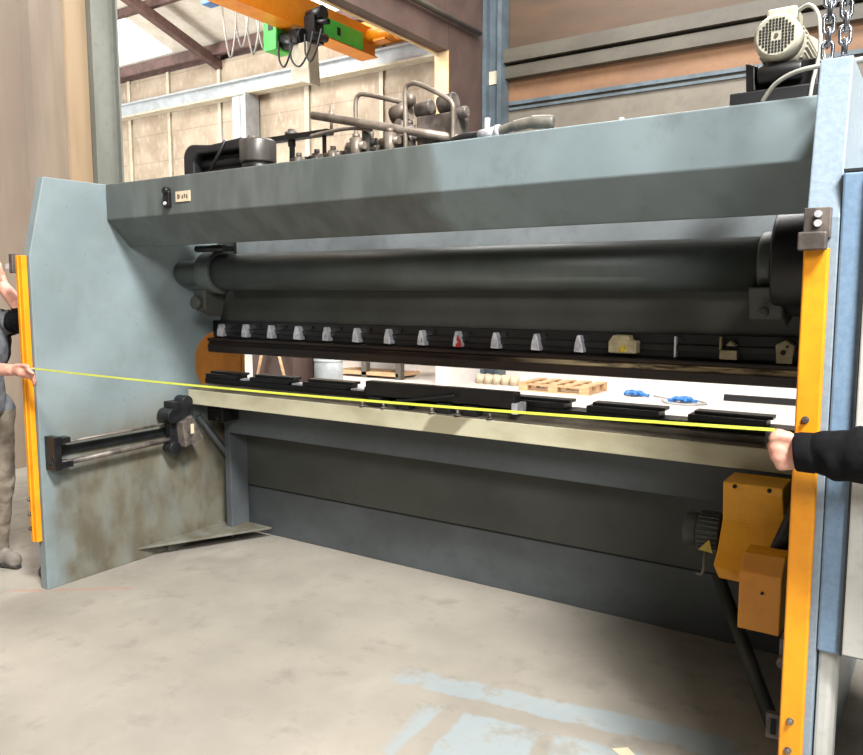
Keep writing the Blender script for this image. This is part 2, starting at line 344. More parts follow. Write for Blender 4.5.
# crane
cr = thing('overhead_crane', 'orange overhead travelling crane girder with green plate near its end', 'crane', (-10.25, 9, 6.3))
bm = B(-10.5, -10.2, 3.0, 13.3, 6.44, 7.0); obj('girder', bm, 'orange', cr, .01)
bm = B(-10.56, -10.14, 3.0, 13.3, 6.42, 6.44); obj('bottom_flange', bm, 'orange', cr)
bm = B(-11.4, -9.2, 13.305, 14.02, 6.92, 7.2); obj('end_carriage', bm, 'orange', cr, .01)
for x in (-11.1, -9.5):
    bm = bmesh.new(); cyl(bm, (x, 13.82, 6.94), (x, 14.08, 6.94), .098); obj('wheel', bm, 'grime', cr)
bm = bmesh.new(); cyl(bm, (-10.19, 13.1, 6.8), (-9.5, 13.1, 6.8), .14); cyl(bm, (-9.5, 13.1, 6.8), (-9.4, 13.1, 6.8), .17); box(bm, -10.0, -9.7, 12.96, 13.2, 6.64, 6.68); obj('drive_motor', bm, 'orange', cr)
bm = B(-10.19, -10.12, 11.4, 12.8, 6.445, 6.78); np_ = obj('nameplate', bm, 'green', cr, .01)
bm = B(-10.12, -10.115, 12.0, 12.1, 6.53, 6.68); obj('mark', bm, 'hole', np_)
h = thing('crane_hoist', 'green and black chain hoist hanging from the orange crane girder', 'hoist', (-10.6, 11, 6.0))
bm = bmesh.new(); box(bm, -10.90, -10.565, 10.8, 11.25, 6.05, 6.62); gb = obj('motor_cover', bm, 'green', h, .03)
bm = B(-10.76, -10.64, 10.79, 10.8, 6.40, 6.52); obj('badge', bm, 'blackm', gb)
bm = bmesh.new(); cyl(bm, (-10.565, 11, 6.22), (-10.05, 11, 6.22), .15); box(bm, -10.3, -10.1, 10.85, 11.2, 6.1, 6.34); obj('gearbox', bm, 'blackm', h)
bm = bmesh.new(); cyl(bm, (-10.105, 11.2, 6.62), (-9.75, 11.2, 6.66), .12); box(bm, -10.1, -9.85, 11.05, 11.3, 6.12, 6.6); cyl(bm, (-9.85, 10.95, 6.2), (-9.85, 11.35, 6.25), .08); cyl(bm, (-10.0, 11.15, 6.5), (-9.6, 11.15, 6.45), .05); obj('trolley', bm, 'blackm', h)
bm = bmesh.new(); prism(bm, [(-10.35, 6.1), (-9.9, 6.1), (-9.85, 5.35), (-10.3, 5.5)], 'Y', 10.9, 11.2); obj('chain_bin', bm, 'offwhite', h, .02)
for k, (x0, x1, dz) in enumerate(((-10.55, -10.2, .5), (-10.25, -9.75, .55), (-9.9, -9.55, .5))):
    bm = bmesh.new(); tube(bm, curve([(x0, 10.85, 6.2), (x0+.05, 10.8, 6.2-dz*.7), ((x0+x1)/2, 10.8, 6.2-dz), (x1-.03, 10.8, 6.2-dz*.6), (x1, 10.9, 6.25)]), .018, 8); obj('cable', bm, 'rubber', h)
f_ = thing('festoon_rail', 'pale cable rail with looped grey cables hanging beside the crane girder', 'cable rail', (-11.3, 9, 6.7))
for dx in (0, .22):
    bm = B(-11.20+dx, -11.15+dx, 3.0, 11.6, 6.78, 6.83); obj('rail', bm, 'runway', f_)
bm = B(-11.35, -11.1, 9.75, 9.98, 6.66, 6.86); obj('cable_trolley', bm, 'bluefilm', f_, .02)
for k in range(5):
    y0 = 10.05+k*.28; dp = (.95, .70, .75, .60, .50)[k]
    bm = bmesh.new()
    tube(bm, curve([(-11.15, y0, 6.79), (-11.13, y0+.05, 6.78-dp*.6), (-11.1, y0+.13, 6.78-dp), (-11.06, y0+.22, 6.78-dp*.55), (-11.05, y0+.26, 6.79)]), .018, 8); obj('cable_loop', bm, 'cable', f_)

# ------------------------------------------------------------------ things seen through the machine
w_ = thing('wooden_crate', 'dark brown crate seen through the gap beside the orange guard', 'crate', (-8.1, 8.2, 0))
bm = B(-8.55, -7.72, 8.1, 8.9, .0, .9); obj('body', bm, 'darkwall', w_, .01)
for a, b in (((-8.5, .35), (-8.25, .9)), ((-7.75, .35), (-8.02, .9))):
    bm = bmesh.new(); tube(bm, [(a[0], 8.06, a[1]-.3), (b[0], 8.06, b[1])], .022, 8); obj('brace', bm, 'pine', w_)
bm = bmesh.new(); cyl(bm, (-7.50, 8.6, 0), (-7.50, 8.6, .9), .21, 32); cyl(bm, (-7.50, 8.6, .3), (-7.50, 8.6, .33), .216, 32); cyl(bm, (-7.50, 8.6, .6), (-7.50, 8.6, .63), .216, 32)
tag(obj('metal_drum', bm, 'runway'), 'pale grey drum standing right of the dark crate behind the machine', 'drum')
r_ = thing('storage_rack', 'white sided storage rack with grey posts seen left of centre through the gap', 'rack', (-9.0, 11.6, 0))
for x in (-9.9, -9.15, -8.35):
    bm = B(x-.06, x+.06, 11.5, 11.62, 0, 1.1); obj('post', bm, 'steelgrey', r_)
for z in (.05, .5):
    bm = B(-9.9, -8.35, 11.5, 12.2, z, z+.06); obj('shelf', bm, 'pine' if z < .1 else 'black', r_)
bm = B(-9.84, -8.4, 12.15, 12.18, .0, 1.1); obj('back_panel', bm, 'whitewall', r_)
def pallet(loc, label):
    p = thing('wooden_pallet', label, 'pallet', loc); x, y, z = loc
    for i in range(5):
        a = x-.6+i*.27; bm = B(a, a+.14, y-.4, y+.4, .122, .144); obj('deck_board', bm, 'pine', p)
    for i in range(3):
        b = y-.4+i*.33
        bm = B(x-.6, x+.62, b, b+.13, .1, .121); obj('stringer', bm, 'pine', p)
        bm = B(x-.6, x+.62, b, b+.13, 0, .02); obj('bottom_board', bm, 'pine', p)
        for j in range(3):
            bm = B(x-.6+j*.53, x-.44+j*.53, b, b+.13, .0205, .0995); obj('block', bm, 'pine', p)
pallet((-5.2, 11.75, 0), 'pale pine pallet on the bright floor behind the machine')
bm = bmesh.new()
for k in range(5):
    cyl(bm, (-6.85+k*.17, 11.9, .0), (-6.82+k*.17, 11.9, .16), .08, 12)
tag(obj('parts_heap', bm, 'label'), 'small heap of pale parts on the floor left of the pallet', 'parts')
for i, (x, y) in enumerate(((-3.98, 11.7), (-3.15, 11.4))):
    bm = bmesh.new()
    for k in range(9):
        a = random.random()*6.28; r0 = random.random()*.14
        tube(bm, curve([(x+r0*cos(a)-.12, y+r0*sin(a), .03), (x+.1*cos(a*2), y+.1*sin(a*2), .07), (x+r0*sin(a)+.12, y-r0*cos(a), .03)], 5), .025, 6)
    tag(obj('blue_film_bundle', bm, 'bluefilm'), ['crumpled blue film on the floor just right of the pallet', 'crumpled blue film with a white cable, further right of the pallet'][i], 'film')
bm = bmesh.new(); tube(bm, curve([(-3.45, 11.4, .02), (-3.3, 11.15, .02), (-3.0, 11.1, .02), (-2.8, 11.35, .02), (-3.0, 11.6, .02), (-3.4, 11.65, .02), (-3.7, 11.8, .02)]), .014, 6)
tag(obj('coiled_cable', bm, 'cable'), 'thin pale cable curled on the floor around the blue film', 'cable')
bm = B(-2.7, -1.6, 11.95, 12.05, 0, .09); tag(obj('floor_batten', bm, 'hole'), 'dark batten lying on the floor near the back wall', 'batten')

# ------------------------------------------------------------------ the press brake
PB = thing('press_brake', 'long blue-grey press brake seen from behind with yellow side guards', 'machine', (-2.1, 3.2, 0))
YR = 2.235
def arc(cx, cy, r, a0, a1, n=8): return [(cx+r*cos(radians(a0+(a1-a0)*i/n)), cy+r*sin(radians(a0+(a1-a0)*i/n))) for i in range(n+1)]
prof = [(YR, 0), (YR, 1.79), (2.33, 2.2), (4.3, 2.2), (4.3, 1.35), (3.62, 1.35)] + arc(3.46, 1.165, .185, 90, 180, 8) + arc(3.46, 1.14, .185, 180, 250, 7) + [(3.6, .93), (4.3, .93), (4.3, 0)]
bm = bmesh.new(); prism(bm, prof, 'X', -4.03, -3.968); obj('side_plate', bm, 'plate', PB, .004)
t_ = NT('right_plate'); M['plate2'] = M['post']
prof2 = [(YR, 0), (YR, 1.79), (2.33, 2.208), (4.3, 2.208), (4.3, 1.35), (3.62, 1.35)] + arc(3.46, 1.165, .185, 90, 180, 8) + arc(3.46, 1.14, .185, 180, 250, 7) + [(3.6, .93), (4.3, .93), (4.3, 0)]
bm = bmesh.new(); prism(bm, prof2, 'X', -.318, -.240); obj('side_plate', bm, 'plate2', PB, .004)
# top beam
bm = bmesh.new(); prism(bm, [(2.69, 2.2), (2.69, 2.005), (2.835, 1.858), (2.85, 1.858), (2.85, 2.17), (3.08, 2.17), (3.08, 2.2)], 'X', -3.967, -.319); beam = obj('top_beam', bm, 'beam', PB, .006)
bm = bmesh.new(); box(bm, -3.365, -3.255, 2.685, 2.69, 2.065, 2.118); lb = obj('label_plate', bm, 'label', beam)
for k, w in enumerate((.016, .006, .012, .012, .014)):
    bm = B(-3.35+k*.017, -3.35+k*.017+w*.8, 2.684, 2.685, 2.08+.004*(k % 2), 2.103-.003*(k % 3)); obj('faded_mark', bm, 'ink', lb)
# ram
bm = B(-3.92, -.35, 3.45, 3.53, 1.42, 2.12); obj('ram', bm, 'ram', PB)
bm = B(-3.70, -.36, 3.40, 3.449, 1.66, 2.12); obj('ram_stiffener', bm, 'ramhi', PB)
# torsion tube
bm = bmesh.new(); cyl(bm, (-3.62, 3.2, 1.72), (-.60, 3.2, 1.708), .105, 40); tt = obj('torsion_tube', bm, 'tube', PB)
bm = bmesh.new(); cyl(bm, (-3.72, 3.2, 1.72), (-3.60, 3.2, 1.72), .128, 40); cyl(bm, (-3.967, 3.2, 1.72), (-3.72, 3.2, 1.72), .075, 32); obj('collar', bm, 'tube', tt, .01)
bm = bmesh.new(); cyl(bm, (-.60, 3.2, 1.708), (-.545, 3.2, 1.708), .125, 40); obj('collar', bm, 'tube', tt, .01)
bm = bmesh.new(); cyl(bm, (-.545, 3.2, 1.71), (-.303, 3.2, 1.71), .20, 48); obj('bearing_housing', bm, 'black', PB, .015)
bm = bmesh.new(); prism(bm, [(3.05, 1.62), (3.1, 1.5), (3.2, 1.47), (3.3, 1.5), (3.3, 1.62)], 'X', -.62, -.5); cyl(bm, (-.56, 3.05, 1.53), (-.56, 3.03, 1.53), .02); obj('crank_arm', bm, 'ram', PB, .01)
bm = bmesh.new(); prism(bm, [(3.12, 1.62), (3.12, 1.5), (3.25, 1.45), (3.3, 1.6)], 'X', -3.78, -3.68); cyl(bm, (-3.73, 3.12, 1.54), (-3.73, 3.08, 1.54), .04); obj('crank_arm', bm, 'ram', PB, .01)
bm = bmesh.new(); box(bm, -3.62, -3.50, 3.1, 3.2, 1.84, 1.868); cyl(bm, (-3.65, 3.05, 1.85), (-3.42, 3.05, 1.85), .02); obj('grease_block', bm, 'black', PB)
# clamp rail, clamps, upper tool
bm = bmesh.new(); box(bm, -3.96, -.35, 3.42, 3.52, 1.315, 1.4205); box(bm, -3.90, -.35, 3.405, 3.42, 1.345, 1.375)
cr_ = obj('clamp_rail', bm, 'black', PB, .003)
for k in range(1, 33, 2):
    bm = bmesh.new(); hexbolt(bm, (-3.85+k*.107, 3.42, 1.395), (0, -1, 0), .008, .01); obj('rail_bolt', bm, 'blackm', cr_)
sil = [(3.42, 1.40), (3.395, 1.405), (3.37, 1.37), (3.372, 1.33), (3.39, 1.322), (3.42, 1.33)]
def clamp(x, w, mat, top=0.):
    bm = bmesh.new()
    a = [(x-w*.5, 1.325), (x+w*.55, 1.322), (x+w*.5, 1.352), (x+w*.15, 1.402+top), (x-w*.15, 1.404+top), (x-w*.4, 1.365)]
    prism(bm, a, 'Y', 3.375, 3.42)
    o = obj('tool_clamp', bm, mat, PB, .004)
    bm = bmesh.new(); hexbolt(bm, (x+w*.12, 3.375, 1.35), (0, -1, 0), .009, .012); obj('screw', bm, 'silver', o)
    return o
for i in range(16):
    x = -3.854+.2213*i
    if i == 12: 
        bm = bmesh.new(); prism(bm, [(x-.07, 1.33), (x+.06, 1.33), (x+.06, 1.385), (x+.03, 1.387), (x+.025, 1.41), (x-.05, 1.41), (x-.07, 1.38)], 'Y', 3.36, 3.42); o = obj('tool_clamp', bm, 'beige', PB, .006); o['label'] = 'wide beige clamp'
        bm = bmesh.new(); hexbolt(bm, (x, 3.36, 1.35), (0, -1, 0), .012, .012); obj('screw', bm, 'warn', o)
    elif i == 13:
        bm = B(x-.004, x+.004, 3.39, 3.42, 1.32, 1.41); o = obj('tool_clamp', bm, 'silver', PB); o['label'] = 'thin bright clamp strip'
    elif i == 14:
        bm = B(x-.03, x+.04, 3.37, 3.42, 1.322, 1.36); box(bm, x-.035, x-.025, 3.38, 3.42, 1.36, 1.415); prism(bm, [(x-.01, 1.378), (x+.035, 1.378), (x+.01, 1.40)], 'Y', 3.38, 3.42); o = obj('tool_clamp', bm, 'beige', PB, .003); o['label'] = 'beige block clamp'
    elif i == 15:
        bm = bmesh.new(); prism(bm, [(x-.03, 1.315), (x+.03, 1.315), (x+.035, 1.39), (x, 1.41), (x-.035, 1.39)], 'Y', 3.37, 3.42); o = obj('tool_clamp', bm, 'beige', PB, .004)
        bm = bmesh.new(); cyl(bm, (x-.005, 3.37, 1.36), (x-.005, 3.365, 1.36), .01); cyl(bm, (x+.01, 3.37, 1.385), (x+.01, 3.365, 1.385), .006); obj('screw', bm, 'hole', o)
    else:
        o = clamp(x, .044 if i != 3 else .055, 'silver')
        if i == 8:
            bm = bmesh.new(); prism(bm, [(x, 1.323), (x+.034, 1.323), (x+.028, 1.36), (x+.01, 1.385)], 'Y', 3.368, 3.3745); q = obj('marking', bm, 'red', o); q['label'] = 'red paint mark'
bm = bmesh.new(); prism(bm, [(3.42, 1.315), (3.36, 1.31), (3.36, 1.295), (3.375, 1.285), (3.36, 1.262), (3.365, 1.222), (3.40, 1.215), (3.46, 1.26), (3.46, 1.315)], 'X', -3.95, -.325)
obj('upper_tool', bm, 'tool', PB, .003)
# die and table
bm = B(-3.96, -.31, 3.34, 3.46, 1.022, 1.055); obj('die_holder', bm, 'black', PB, .003)
segs = [(-3.96, -3.664), (-3.558, -3.222), (-3.119, -2.77), (-2.66, -2.28), (-2.17, -1.86), (-1.83, -1.46), (-1.36, -1.015), (-.90, -.575), (-.47, -.32)]
for a, b in segs:
    bm = B(a, b-.01, 3.345, 3.44, 1.056, 1.083); box(bm, a+.02, b+.01, 3.37, 3.44, 1.083, 1.098); obj('lower_die', bm, 'black', PB, .002)
for x in (-3.61, -3.17, -2.72):
    bm = bmesh.new(); box(bm, x-.04, x+.04, 3.35, 3.44, 1.056, 1.066); obj('die_clip', bm, 'silver', PB, .003)
bm = bmesh.new(); box(bm, -3.93, -.31, 3.19, 3.339, .985, 1.003); box(bm, -3.93, -.31, 3.26, 3.45, 1.003, 1.0215); obj('table_top', bm, 'taupe', PB, .002)
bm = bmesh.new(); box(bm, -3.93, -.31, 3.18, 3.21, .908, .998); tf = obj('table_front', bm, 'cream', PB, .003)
bm = B(-3.93, -.31, 3.211, 3.6, .90, .984); obj('table_body', bm, 'ram', PB)
bm = bmesh.new(); box(bm, -3.80, -.31, 3.38, 3.56, .708, .899); obj('bench_beam', bm, 'bench', PB, .004)
bm = bmesh.new(); box(bm, -3.967, -.31, 3.55, 3.60, .335, .9); obj('bench_panel', bm, 'bench2', PB)
bm = bmesh.new(); prism(bm, [(3.56, .33), (3.60, 0), (3.70, 0), (3.70, .33)], 'X', -3.967, -.31); obj('bench_base', bm, 'bench', PB, .004)
bm = B(-3.967, -.31, 3.555, 3.62, .323, .335); obj('seam', bm, 'hole', PB)
bm = bmesh.new(); box(bm, -3.86, -3.81, 3.40, 3.55, 0.0, .90); obj('post', bm, 'bench', PB, .004)
bm = bmesh.new(); tube(bm, [(-3.93, 3.25, .82), (-3.85, 3.50, .45)], .022, 4); obj('brace', bm, 'bench', PB)
bm = bmesh.new(); prism(bm, [(-3.967, 2.80), (-3.60, 3.545), (-3.967, 3.545)], 'Z', .062, .076); box(bm, -3.967, -3.94, 3.0, 3.54, 0, .062); obj('foot_gusset', bm, 'plate', PB, .002)
# back gauge
bg = obj('back_gauge', B(-2.55, -1.66, 3.215, 3.275, 1.058, 1.135), 'black', PB, .006)
bm = bmesh.new()
for x in (-2.48, -2.3, -2.05, -1.9): box(bm, x-.04, x+.04, 3.2, 3.31, 1.003, 1.055)
cyl(bm, (-2.30, 3.19, 1.05), (-1.98, 3.19, 1.10), .008, 8); obj('gauge_block', bm, 'blackm', bg, .004)
bm = B(-1.67, -1.64, 3.2, 3.29, 1.035, 1.085); obj('finger', bm, 'silver', bg)
for x in (-2.55, -2.41, -2.11, -1.96, -1.78):
    bm = bmesh.new(); cyl(bm, (x, 3.19, 1.003), (x, 3.19, 1.032), .008, 10); cyl(bm, (x, 3.19, 1.003), (x, 3.19, 1.01), .016, 10); obj('stud', bm, 'grime', PB)
# guards on the side plates
def guard(x0, x1, z0, z1, bolts):
    bm = bmesh.new(); prism(bm, [(x0, YR-.004), (x0, YR-.022), (x0+.004, YR-.026), (x1-.004, YR-.026), (x1, YR-.022), (x1, YR-.004)], 'Z', z0, z1)
    g = obj('guard_strip', bm, 'yellow', PB, .002)
    for x, z in bolts:
        bm = bmesh.new(); hexbolt(bm, (x, YR-.026, z), (0, -1, 0), .007, .012); obj('bolt', bm, 'grime', g)
    return g
guard(-.318, -.258, .12, 1.712, ((-.292, 1.27), (-.29, .44), (-.292, .355), (-.292, .33)))
bm = B(-4.046, -3.985, YR-.034, YR-.004, .27, 1.79); box(bm, -4.02, -4.008, YR-.042, YR-.034, .27, 1.79); g = obj('guard_strip', bm, 'yellow', PB, .003)
for z in (.34, .42, .50, 1.22):
    bm = bmesh.new(); hexbolt(bm, (-4.035, YR-.034, z), (0, -1, 0), .009, .012); obj('bolt', bm, 'grime', g)
bm = bmesh.new(); box(bm, -.320, -.258, YR-.03, YR-.001, 1.737, 1.814); bk = obj('guard_bracket', bm, 'grime', PB, .002)
bm = bmesh.new(); box(bm, -.328, -.262, YR-.06, YR-.03, 1.706, 1.752); obj('clip', bm, 'grime', bk, .004)
for z in (1.797, 1.774):
    bm = bmesh.new(); cyl(bm, (-.286, YR-.03, z), (-.286, YR-.042, z), .009, 16); obj('bolt', bm, 'silver', bk)
bm = bmesh.new(); box(bm, -4.078, -4.046, YR-.05, YR-.01, 1.70, 1.80); bk = obj('guard_bracket', bm, 'grime', PB, .004)
bm = bmesh.new(); box(bm, -4.125, -4.078, YR-.045, YR-.02, 1.72, 1.75); obj('clip', bm, 'silver', bk, .004)
# linear guide on the left plate
lg = obj('guide_rail', B(-3.967, -3.95, 2.30, 3.2, .73, .775), 'blackm', PB, .002)
bm = bmesh.new(); cyl(bm, (-3.90, 2.3, .69), (-3.90, 3.15, .715), .015, 16); obj('rod', bm, 'grime', lg)
bm = bmesh.new(); cyl(bm, (-3.91, 2.3, .80), (-3.91, 3.15, .812), .008, 12); obj('upper_rod', bm, 'grime', lg)
bm = bmesh.new(); box(bm, -3.967, -3.875, 2.26, 2.30, .66, .84); box(bm, -3.95, -3.885, 2.30, 2.37, .665, .70); box(bm, -3.95, -3.885, 2.30, 2.36, .80, .83)
cyl(bm, (-3.92, 2.255, .70), (-3.92, 2.26, .70), .03); eb = obj('end_block', bm, 'blackm', PB, .005)
bm = bmesh.new(); cyl(bm, (-3.92, 2.25, .70), (-3.92, 2.259, .70), .018, 20); obj('socket', bm, 'hole', eb)
bm = bmesh.new(); box(bm, -3.967, -3.85, 3.02, 3.13, .82, .94); cyl(bm, (-3.95, 3.0, .86), (-3.84, 3.0, .86), .045); cyl(bm, (-3.95, 3.12, .93), (-3.86, 3.12, .93), .04)
cyl(bm, (-3.94, 3.02, .66), (-3.86, 3.02, .66), .04); box(bm, -3.93, -3.88, 3.0, 3.06, .66, .83); eb = obj('end_block', bm, 'blackm', PB, .006)
bm = bmesh.new(); prism(bm, [(3.04, .82), (3.12, .85), (3.20, .70), (3.06, .66)], 'X', -3.90, -3.82); obj('slide_block', bm, 'grime', eb, .006)
bm = B(-3.822, -3.818, 3.10, 3.125, .74, .80); obj('stripe', bm, 'label', eb)
bm = bmesh.new(); box(bm, -3.84, -3.70, 3.25, 3.38, .80, .895); cyl(bm, (-3.75, 3.24, .82), (-3.75, 3.25, .82), .012); box(bm, -3.80, -3.74, 3.22, 3.25, .875, .89); obj('drive_bracket', bm, 'black', PB, .006)
# right hand drive: cover, lower cover, motor, ram
bm = bmesh.new()
rows = [((-.662, 2.98, .898), (-.455, 2.98, .898)), ((-.662, 2.98, .866), (-.455, 2.98, .866)), ((-.672, 3.04, .735), (-.452, 3.04, .735)), ((-.680, 3.01, .62), (-.520, 3.01, .60)), ((-.688, 2.99, .565), (-.545, 2.99, .54)), ((-.665, 2.985, .52), (-.55, 2.985, .518))]
vf = [(bm.verts.new(a), bm.verts.new(b)) for a, b in rows]; vk = [(bm.verts.new((a[0], 3.16, a[2])), bm.verts.new((b[0], 3.16, b[2]))) for a, b in rows]
for i in range(5):
    bm.faces.new((vf[i][0], vf[i][1], vf[i+1][1], vf[i+1][0])); bm.faces.new((vk[i][0], vk[i+1][0], vk[i+1][1], vk[i][1]))
    bm.faces.new((vf[i][0], vf[i+1][0], vk[i+1][0], vk[i][0])); bm.faces.new((vf[i][1], vk[i][1], vk[i+1][1], vf[i+1][1]))
bm.faces.new((vf[0][0], vk[0][0], vk[0][1], vf[0][1])); bm.faces.new((vf[5][0], vf[5][1], vk[5][1], vk[5][0])); dc = obj('drive_cover', bm, 'yellow2', PB, .004)
for x in (-.62, -.50):
    bm = bmesh.new(); cyl(bm, (x, 2.976, .884), (x, 2.982, .884), .008, 12); obj('screw', bm, 'hole', dc)
bm = bmesh.new(); prism(bm, [(2.70, .462), (2.70, .664), (2.76, .712), (2.86, .712), (2.86, .462)], 'X', -.535, -.402); lc = obj('foot_cover', bm, 'yellow', PB, .004)
bm = bmesh.new(); cyl(bm, (-.46, 2.695, .60), (-.46, 2.70, .60), .005, 10); obj('screw', bm, 'hole', lc)
bm = bmesh.new(); cyl(bm, (-.47, 2.86, .62), (-.36, 3.0, .96), .03, 20); cyl(bm, (-.42, 2.82, .66), (-.345, 2.90, .84), .009, 12); obj('hydraulic_ram', bm, 'black', PB)
bm = B(-.42, -.345, 2.95, 3.15, .80, .898); obj('ram_mount', bm, 'black', PB, .01)
bm = bmesh.new()
cyl(bm, (-.775, 3.12, .655), (-.69, 3.12, .655), .074, 40)
for k in range(24):
    a = 2*pi*k/24; bmx = (sin(a)*.077, cos(a)*.077)
    box(bm, -.77, -.695, 3.12+bmx[0]-.003, 3.12+bmx[0]+.003, .655+bmx[1]-.003, .655+bmx[1]+.003)
dm = obj('drive_motor', bm, 'motord', PB)
bm = bmesh.new(); cyl(bm, (-.83, 3.12, .655), (-.775, 3.12, .655), .066, 40); obj('fan_cover', bm, 'bench2', dm, .01)
bm = bmesh.new(); prism(bm, [(-.755, .605), (-.70, .60), (-.715, .65)], 'Y', 3.02, 3.026); ws = obj('warning_sticker', bm, 'warn', dm)
bm = bmesh.new(); tube(bm, curve([(-.73, 3.05, .60), (-.725, 3.0, .57), (-.725, 3.0, .54), (-.74, 3.02, .51), (-.765, 3.05, .50)]), .006, 8); obj('cable', bm, 'hosegrey', dm)
bm = bmesh.new(); tube(bm, [(-.78, 3.50, .34), (-.42, 2.88, .02)], .03, 4); obj('stay', bm, 'bench2', PB)
bm = bmesh.new(); box(bm, -.385, -.34, 2.60, 2.66, .42, .50); cyl(bm, (-.37, 2.57, .43), (-.37, 2.60, .43), .018); obj('valve', bm, 'grime', PB, .004)
bm = B(-.39, -.345, 2.45, 2.47, .24, .32); lb2 = obj('data_plate', bm, 'grime', PB, .002)
bm = B(-.376, -.36, 2.448, 2.45, .255, .305); obj('opening', bm, 'hole', lb2)
# beam hook and label
bm = bmesh.new(); box(bm, -3.445, -3.40, 2.665, 2.69, 2.04, 2.125); cyl(bm, (-3.422, 2.655, 2.125), (-3.422, 2.69, 2.125), .02, 16); hk = obj('hook', bm, 'black', PB, .008)
bm = bmesh.new(); cyl(bm, (-3.42, 2.655, 2.06), (-3.42, 2.666, 2.06), .009, 12); obj('screw', bm, 'silver', hk)
# front guards seen through the throat
bm = bmesh.new(); box(bm, -5.0, -4.12, 3.80, 3.84, .30, 1.6); box(bm, -4.12, -4.032, 3.80, 3.84, 1.42, 1.6); obj('front_guard', bm, 'yellow', PB, .01)

# cabinet on the right hand plate
bm = bmesh.new(); box(bm, -.2385, .40, YR-.004, 2.85, .645, 1.90); cb = obj('control_cabinet', bm, 'cabinet', PB, .006)
bm = bmesh.new(); box(bm, -.178, .40, YR-.02, YR-.005, .655, 1.89); cd = obj('door', bm, 'door', cb, .004)
bm = bmesh.new(); box(bm, -.183, -.179, YR-.018, YR-.005, .65, 1.895); box(bm, -.238, .40, YR-.004, YR+.02, 1.901, 1.908); obj('seal', bm, 'seal', cb)
bm = bmesh.new(); box(bm, .33, .345, YR-.05, YR-.0205, 1.2, 1.34); obj('handle', bm, 'black', cb, .004)
bm = bmesh.new(); prism(bm, [(-.237, 2.26), (-.205, 2.262), (-.192, 2.29), (-.192, 2.36), (-.237, 2.40)], 'Z', 0, .645); obj('cable_duct', bm, 'door', PB, .008)
bm = B(.1, .38, 2.5, 2.84, .0, .64); obj('cabinet_foot', bm, 'steelgrey', cb)
bm = bmesh.new(); box(bm, -.236, .12, 2.76, 2.95, 1.92, 2.52); jb = obj('junction_box', bm, 'offwhite', PB, .006)
bm = bmesh.new(); cyl(bm, (-.222, 2.76, 2.03), (-.222, 2.74, 2.03), .008); obj('screw', bm, 'grime', jb)

# equipment on top of the beam
ZT = 2.2
tk = bmesh.new()
prism(tk, arc(-3.44, 2.32, .07, 90, 180, 6)+[(-3.51, 2.2), (-3.43, 2.2), (-3.43, 2.30), (-3.40, 2.335), (-3.06, 2.335), (-3.06, 2.39), (-3.30, 2.375)], 'Y', 2.86, 3.02); box(tk, -3.428, -3.06, 2.93, 3.02, 2.2, 2.334); cyl(tk, (-3.42, 2.92, 2.29), (-3.06, 2.92, 2.29), .022)
tk = obj('valve_manifold', tk, 'rubber', PB, .01)
bm = bmesh.new(); tube(bm, [(-3.30, 2.84, 2.205), (-3.15, 2.84, 2.38)], .008, 8); obj('strut', bm, 'blackm', tk)
bm = bmesh.new(); cyl(bm, (-2.94, 2.86, 2.245), (-2.94, 2.86, 2.36), .092, 40); fc = obj('filter_can', bm, 'filter', PB, .012)
bm = bmesh.new(); cyl(bm, (-2.94, 2.86, 2.2), (-2.94, 2.86, 2.244), .082, 40); obj('base', bm, 'black', fc)
for x in (-3.13, -2.84):
    bm = bmesh.new(); cyl(bm, (x, 3.0, 2.34), (x, 3.0, 2.425), .02, 12); cyl(bm, (x, 3.0, 2.395), (x, 3.0, 2.41), .036, 12); obj('port_fitting', bm, 'grime', PB)
bm = B(-3.12, -2.56, 2.95, 3.0, 2.365, 2.39); box(bm, -2.82, -2.80, 2.96, 2.98, 2.2, 2.365); box(bm, -2.60, -2.59, 2.96, 2.98, 2.2, 2.365); obj('cable_tray', bm, 'black', PB)
bm = bmesh.new(); tube(bm, curve([(-2.62, 2.9, 2.352), (-2.5, 2.9, 2.36), (-2.35, 2.88, 2.355), (-2.22, 2.86, 2.33)]), .009, 10); obj('thin_pipe', bm, 'pipe', PB)
bm = bmesh.new(); cyl(bm, (-2.535, 2.82, 2.425), (-1.66, 2.90, 2.222), .019, 20); obj('long_pipe', bm, 'pipe', PB)
bm = bmesh.new(); tube(bm, curve([(-2.42, 3.0, 2.2), (-2.42, 3.0, 2.36), (-2.42, 3.0, 2.50), (-2.40, 3.0, 2.535), (-2.35, 3.0, 2.53), (-2.22, 2.98, 2.49), (-2.1, 2.96, 2.45)]), .011, 10); obj('bent_pipe', bm, 'pipe', PB)
bm = bmesh.new(); tube(bm, curve([(-2.03, 2.86, 2.21), (-2.03, 2.86, 2.35), (-2.03, 2.86, 2.475), (-2.0, 2.86, 2.50), (-1.95, 2.86, 2.488), (-1.84, 2.86, 2.43), (-1.79, 2.86, 2.39), (-1.785, 2.86, 2.34), (-1.785, 2.86, 2.22)]), .0105, 10); obj('bent_pipe', bm, 'pipe', PB)
bm = bmesh.new(); cyl(bm, (-2.54, 2.96, 2.38), (-2.54, 2.96, 2.50), .007, 8); cyl(bm, (-2.54, 2.96, 2.44), (-2.54, 2.96, 2.47), .014, 10); obj('bleed_valve', bm, 'pipe', PB)
random.seed(9)
